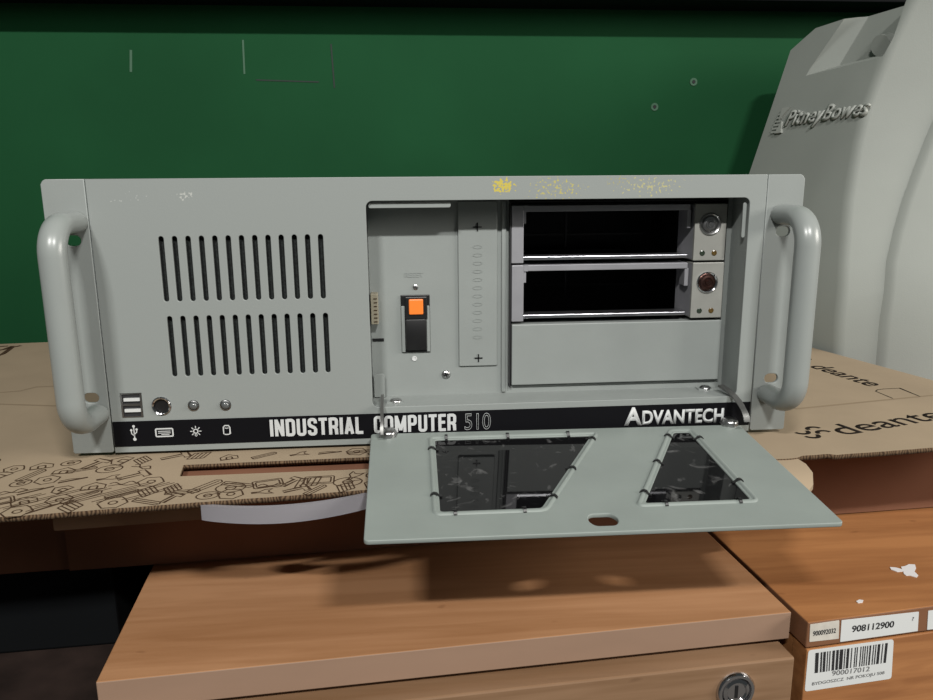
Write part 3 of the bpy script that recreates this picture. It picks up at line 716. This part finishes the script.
# ================================================================== pedestal cabinets
CT = -.0900
def cabinet_frame(fl, fr):
    d = Vector((fr[0]-fl[0], fr[1]-fl[1], 0)); return frame((fl[0], fl[1], 0), d, (-d.y, d.x, 0)), d.length
zc = lambda px, py: at(px, py, (0, 0, CT), (0, 0, 1))
ca, cb = zc(95.6, 682.5), zc(791.5, 612.2)
LM, LWd = cabinet_frame(ca, cb)
lc = thing('drawer_cabinet', 'pale birch drawer cabinet with round key lock at lower left of centre', 'cabinet', tuple(LM @ Vector((LWd/2, .25, -.62))))
t = put('worktop', B(0, LWd, 0, .52, CT-.0183, CT, M=LM, bev=.0006), [BIRCH, BIRCHE], lc)
for p in t.data.polygons:
    if abs(p.normal.z) < .5: p.material_index = 1
put('carcass', B(.004, LWd-.004, .012, .515, -.612, CT-.0185, M=LM), BIRCH, lc)
for i, (z1, z0) in enumerate(((CT-.0230, -.272), (-.276, -.440), (-.444, -.605))):
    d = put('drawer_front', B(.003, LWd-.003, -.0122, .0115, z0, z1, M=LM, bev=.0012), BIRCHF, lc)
    if i == 0:
        pl = at(735, 690, LM @ Vector((0, -.0122, 0)), (LM[0][1], LM[1][1], 0)); q = LM.inverted() @ Vector(pl)
        M = LM @ Matrix.Translation((q.x, -.0122, q.z)) @ Matrix.Scale(1.20, 4) @ Matrix.Rotation(math.pi/2, 4, 'X')
        lk = put('key_lock', lathe(bmesh.new(), [(.0104, -.001), (.0103, .0010), (.0094, .0021), (.0080, .0021), (.0074, .0008), (.0073, .0004)], M, 36), CHROME, d, smooth=45)
        put('lock_barrel', lathe(bmesh.new(), [(.0074, .0004), (.0070, .0016), (.0055, .0022), (.0048, .0014), (0, .0014)], M, 32), CHROME, lk, smooth=40)
        put('keyhole', B(-.0008, .0008, -.0035, .0035, .0013, .0017, M=M), BLACK, lk)
ra, rb = zc(808.2, 622.8), zc(933, 606.0)
RM, _ = cabinet_frame(ra, rb); RWd = .40
# keep its left side parallel to the gap beside the birch cabinet
rc = thing('desk_cabinet', 'orange brown beech cabinet with white inventory labels at the lower right', 'cabinet', tuple(RM @ Vector((RWd/2, .25, -.62))))
RS = .085
def skew(bm):
    """the cabinet stands a little out of square with its front edge"""
    return bm
SHK = Matrix(((1, .045, 0, 0), (0, 1, 0, 0), (0, 0, 1, 0), (0, 0, 0, 1)))
RK = RM @ SHK
t = put('worktop', B(0, RWd, 0, .50, CT-.0173, CT, M=RK, bev=.0008), [BEECH, BEECHE], rc)
for p in t.data.polygons:
    if abs(p.normal.z) < .5: p.material_index = 1
put('carcass', B(.002, RWd-.002, .016, .495, -.612, CT-.0175, M=RK), BEECH, rc)
dr = put('drawer_front', B(.0015, RWd-.0015, .0005, .0155, -.34, CT-.0190, M=RK, bev=.0006), BEECH, rc)
put('drawer_front', B(.0015, RWd-.0015, .0005, .0155, -.604, -.344, M=RK, bev=.0006), BEECH, rc)
RMi = RM.inverted(); RN = (RM[0][1], RM[1][1], 0)
def rl(px, py, d=0.):
    q = RMi @ Vector(at(px, py, RM @ Vector((0, d, 0)), RN)); return (q.x, q.z)
def facem(d): return RM @ frame((0, d, 0), (1, 0, 0), (0, 0, 1))
def sticker(name, quad, d, m, parent, label, r=.0004):
    F = facem(d-.0003); pts = [rl(*q, d=d-.0003) for q in quad]
    return put(name, sheet([rnd(pts, r, 3)], .0003, F), m, parent, label=label), pts
K = 933/138.
def c1(x, y): return (795+x/K, 605+y/K)
def stext(s, pa, pb, h, d, off, m, parent, name='lettering'):
    a, b = rl(*pa, d=d), rl(*pb, d=d); v = Vector((b[0]-a[0], b[1]-a[1])); F = facem(d-.0004) @ Matrix.Translation((a[0], a[1], 0)) @ Matrix.Rotation(math.atan2(v.y, v.x), 4, 'Z')
    put(name, textfit(s, v.length, h, F, off=off, ext=.0001), m, parent)
s1, _ = sticker('inventory_label', [c1(104, 132), c1(300, 104), c1(296, 228), c1(98, 250)], 0, LABELT, t, 'small worn label with smudged digits')
stext('900092032', c1(118, 208), c1(272, 186), .0034, 0, .012, INK, s1)
s2, _ = sticker('inventory_label', [c1(316, 104), c1(838, 46), c1(830, 176), c1(306, 250)], 0, LABEL, t, 'white label reading 908112900')
stext('908112900', c1(380, 183), c1(664, 148), .0046, 0, .02, INK, s2)
stext('?', c1(788, 104), c1(800, 102), .0026, 0, .0, INKG, s2)
s3, _ = sticker('inventory_label', [c1(902, 40), c1(1150, 8), c1(1150, 140), c1(894, 168)], 0, LABEL, t, 'white label cut by the right edge')
FD = .0005
s4, q4 = sticker('barcode_label', [c1(92, 308), c1(668, 232), c1(652, 498), c1(66, 586)], FD, LABEL, dr, 'white barcode label with rounded corners', r=.002)
bars = bmesh.new(); rng = random.Random(5); F = facem(FD-.00036)
def bl(u_, v_):     # position inside the barcode block
    a, b, c_, d_ = c1(136, 322), c1(634, 252), c1(620, 386), c1(130, 458)
    return rl(*[(a[i]*(1-u_)+b[i]*u_)*(1-v_)+(d_[i]*(1-u_)+c_[i]*u_)*v_ for i in (0, 1)], d=FD)
x = 0.
while x < .985:
    w = rng.choice((.014, .014, .022, .034, .046)); g = rng.choice((.014, .018, .026, .034))
    x1 = min(1, x+w); bars.faces.new([bars.verts.new(F @ Vector((*bl(*p), .0001))) for p in ((x, 0), (x, 1), (x1, 1), (x1, 0))]); x = x1+g
put('barcode', bars, INK, s4)
stext('900017012', c1(246, 476), c1(500, 444), .0034, FD, .0, INKG, s4)
stext('BYDGOSZCZ  NR POKOJU 508', c1(112, 548), c1(600, 470), .0028, FD, .0, INKG, s4)
# torn paper on the beech top
def scrap(pix, name, label, h=.0004):
    bm = bmesh.new(); pts = [zc(*q) for q in pix]; lo = [bm.verts.new((p[0], p[1], CT)) for p in pts]; hi = [bm.verts.new((p[0], p[1], CT+h)) for p in pts]
    bm.faces.new(hi); bm.faces.new(lo[::-1]); n = len(pts)
    for i in range(n): bm.faces.new((lo[i], lo[(i+1) % n], hi[(i+1) % n], hi[i]))
    o = put(name, bm, SCRAP); o['label'] = label; o['category'] = 'paper scrap'
k = 933/260.
f = lambda x, y: (673+x/k, 510+y/k)
scrap([f(778, 206), f(800, 208), f(822, 214), f(818, 205), f(832, 203), f(846, 196), f(868, 197), f(872, 210), f(866, 222), f(880, 236), f(874, 243), f(850, 236), f(836, 236), f(828, 230), f(826, 221), f(805, 223), f(782, 214)], 'paper_scrap', 'white torn paper scrap on the beech cabinet top')
scrap([f(657, 329), f(668, 323), f(683, 325), f(680, 333), f(664, 335)], 'paper_scrap', 'tiny white paper fleck near front edge of beech cabinet top')
# black box added to keep the gap under the carton's left end dark, and the dark board in front of it
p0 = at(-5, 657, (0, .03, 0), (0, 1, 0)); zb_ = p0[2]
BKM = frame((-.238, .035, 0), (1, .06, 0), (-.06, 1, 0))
o = put('dark_gap_box', B(-.41, -.002, 0, .33, zb_+.002, CB-.0004, M=BKM, bev=.002), NEARBLACK); o['label'] = 'added black box filling the dark gap beneath the left end of the carton'; o['category'] = 'box'
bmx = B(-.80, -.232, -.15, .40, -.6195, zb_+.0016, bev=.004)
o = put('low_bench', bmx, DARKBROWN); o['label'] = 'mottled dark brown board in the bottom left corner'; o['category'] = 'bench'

# ================================================================== moulded plastic case on the right
pcs = thing('equipment_case', 'large grey moulded plastic case with raised lettering at the right', 'case', (.5, .30, CT))
A0 = np.array([.44, .1234, 0.]); HD = np.array([-.2328, .9725, 0.]); SD = np.array([.9725, .2328, 0.])
TAN = math.tan(math.radians(15))
def foff(z): 
    return .007+(max(0, z-.05)*TAN if z > .09 else (max(0, z-.01)**2)/(.16)*TAN)
def face_pt(s, z, out=0.): return Vector(A0+HD*s+SD*(foff(z)-out)+np.array([0, 0, z]))
FN = Vector((-SD[0]*math.cos(math.radians(15)), -SD[1]*math.cos(math.radians(15)), math.sin(math.radians(15))))
def face_hit(px, py):
    lo, hi = .2, 3.; d = RX*((px-466.5)/FPX)+UX*((350-py)/FPX)+FX
    for _ in range(50):
        m = (lo+hi)/2; p = CAM+d*m
        if np.dot(p-A0, SD)-foff(p[2]) < 0: lo = m
        else: hi = m
    p = CAM+d*lo; return float(np.dot(p-A0, HD)), float(p[2])
zr = [CT, 0, .031, .061, .09, .12, .15, .18, .21, .242, .27, .30, .323, .333, .3425, .3462, .348]
ridge = np.interp(zr, [CT, 0, .061, .15, .2, .242, .29, .337, .348], [.118, .120, .1269, .1539, .164, .168, .163, .1516, .148])
back = np.interp(zr, [CT, .177, .255, .3234, .3426, .346, .348], [.335, .320, .3140, .3091, .2764, .215, .160])
bm = bmesh.new(); rows = []
GA = math.radians(34); g = Vector((math.cos(GA), -math.sin(GA)*.55, 0)).normalized()
for z, sr, sb in zip(zr, ridge, back):
    row = []
    sb = max(sb, sr+.012)
    bpt = face_pt(sb, z)
    row.append(bpt+Vector((.25, .04, 0)));   # far back corner
    row.append(bpt+Vector(HD)*.0-Vector(SD)*-.012+Vector(HD)*.012)
    for t_ in (1, .75, .5, .25): row.append(face_pt(sr+.010+(sb-sr-.010)*t_, z))
    e = face_pt(sr+.005, z); c = face_pt(sr-.003, z)
    for t_ in (0, .33, .66, 1): row.append(e*(1-t_)**2+c*2*t_*(1-t_)+(c+g*.007)*t_*t_)
    wstep = float(np.interp(z, [0, .1, .2, .35], [.040, .044, .064, .09]))
    nrm = Vector((-g.y, g.x, 0))*-1
    base = c+g*wstep
    row += [base-g*.004, base+nrm*.004+g*.001, base+nrm*.005+g*.006, base+nrm*.003+g*.05, base+g*.15, base+g*.28]
    row.append(base+g*.28+Vector((0, .22, 0)))
    rows.append([bm.verts.new(p) for p in row])
n = len(rows[0])
for a, b in zip(rows, rows[1:]):
    for i in range(n): bm.faces.new((a[i], a[(i+1) % n], b[(i+1) % n], b[i]))
bm.faces.new(rows[0][::-1]); bm.faces.new(rows[-1])
bmesh.ops.recalc_face_normals(bm, faces=bm.faces)
shell = put('shell', bm, CASEM, pcs, smooth=32)
# grip recess in the upper side: cut with a convex wedge
def hp(px, py, out):
    s, z = face_hit(px, py); return face_pt(s, z)+FN*out
cut = bmesh.new(); off = wloc(pcs)
for q in ((803, 78), (842, 68), (884, 58), (892, 44), (911, -10), (849, 11)): cut.verts.new(hp(*q, .003)-off); 
for q in ((826, 60), (872, 47), (880, 36), (902, -10), (860, 2)): cut.verts.new(hp(*q, -.020)-off)
bmesh.ops.convex_hull(cut, input=cut.verts); me = bpy.data.meshes.new('cut'); cut.to_mesh(me); cut.free(); cu = bpy.data.objects.new('cut', me); COL.objects.link(cu); cu.location = off
bpy.context.view_layer.update()
md = shell.modifiers.new('b', 'BOOLEAN'); md.operation = 'DIFFERENCE'; md.object = cu; md.solver = 'EXACT'
dg = bpy.context.evaluated_depsgraph_get(); dg.update(); nm = bpy.data.meshes.new_from_object(shell.evaluated_get(dg)); nm.name = 'shell'
shell.modifiers.clear(); shell.data = nm; bpy.data.objects.remove(cu)
nm.polygons.foreach_set('use_smooth', [True]*len(nm.polygons)); nm.set_sharp_from_angle(angle=math.radians(32))
hc = hp(874, 42, -.006); M = frame(hc, Vector(HD), (0, 0, 1)); 
put('grip_bar', tube(bmesh.new(), [hp(872, 42, -.012), hp(872, 42, -.012)+Vector((.05, .02, .012))], .011, 20), CASEM, pcs, smooth=50)
# raised lettering
(sa, za), (sb, zb2) = face_hit(785, 128), face_hit(868, 117)
hv = Vector(HD)*-1; upv = FN.cross(hv)*1
upv = upv if upv.z > 0 else -upv
ML = frame(face_pt(sa, za), face_pt(sb, zb2)-face_pt(sa, za), upv)
L_ = (face_pt(sb, zb2)-face_pt(sa, za)).length
put('raised_lettering', textfit('PitneyBowes', L_, .0235, ML, off=.012, ext=.0030, shear=.35, origin=(0, -.004)), CASEL, pcs)
bm = bmesh.new(); S = .0165
for i in range(6): ribbon(bm, [(-.021+.001*i, -.004+i*.0042), (-.011+.0008*i, -.004+i*.0042)], .0022, ML, z=.002)
for tri in (((-.013, -.006), (-.002, -.006), (-.006, .008)), ((-.012, .010), (.002, .024), (-.011, .024))):
    lo = [bm.verts.new(ML @ Vector((*p, 0))) for p in tri]; hi = [bm.verts.new(ML @ Vector((*p, .0028))) for p in tri]
    bm.faces.new(hi); 
    for i in range(3): bm.faces.new((lo[i], lo[(i+1) % 3], hi[(i+1) % 3], hi[i]))
put('raised_emblem', bm, CASEL, pcs)

# ================================================================== light
def area(name, loc, target, sx, sy, power, col=(1, 1, 1)):
    l = bpy.data.lights.new(name, 'AREA'); l.shape = 'RECTANGLE'; l.size = sx; l.size_y = sy; l.energy = power; l.color = col
    o = bpy.data.objects.new(name, l); COL.objects.link(o); o.location = loc
    o.rotation_euler = (Vector(target)-Vector(loc)).to_track_quat('-Z', 'Y').to_euler(); return o
area('ceiling_lamp', (-.60, -1.85, 1.66), (0, 0, .1), .30, .05, 42, (1, .985, .95))
area('ceiling_lamp', (.55, -1.85, 1.66), (0, 0, .1), .30, .05, 42, (1, .985, .95))
area('side_fill', (1.95, -.80, .74), (.1, -.1, -.05), .9, .6, 32, (1, .95, .88))  # unseen fill added at the right to lift the shade under the door
w = bpy.data.worlds.new('world'); SC.world = w; w.use_nodes = True
w.node_tree.nodes['Background'].inputs[0].default_value = (.9, 1., 1., 1); w.node_tree.nodes['Background'].inputs[1].default_value = .05
SC.view_settings.view_transform = 'Standard'; SC.view_settings.look = 'None'; SC.view_settings.gamma = 1; SC.view_settings.exposure = 0
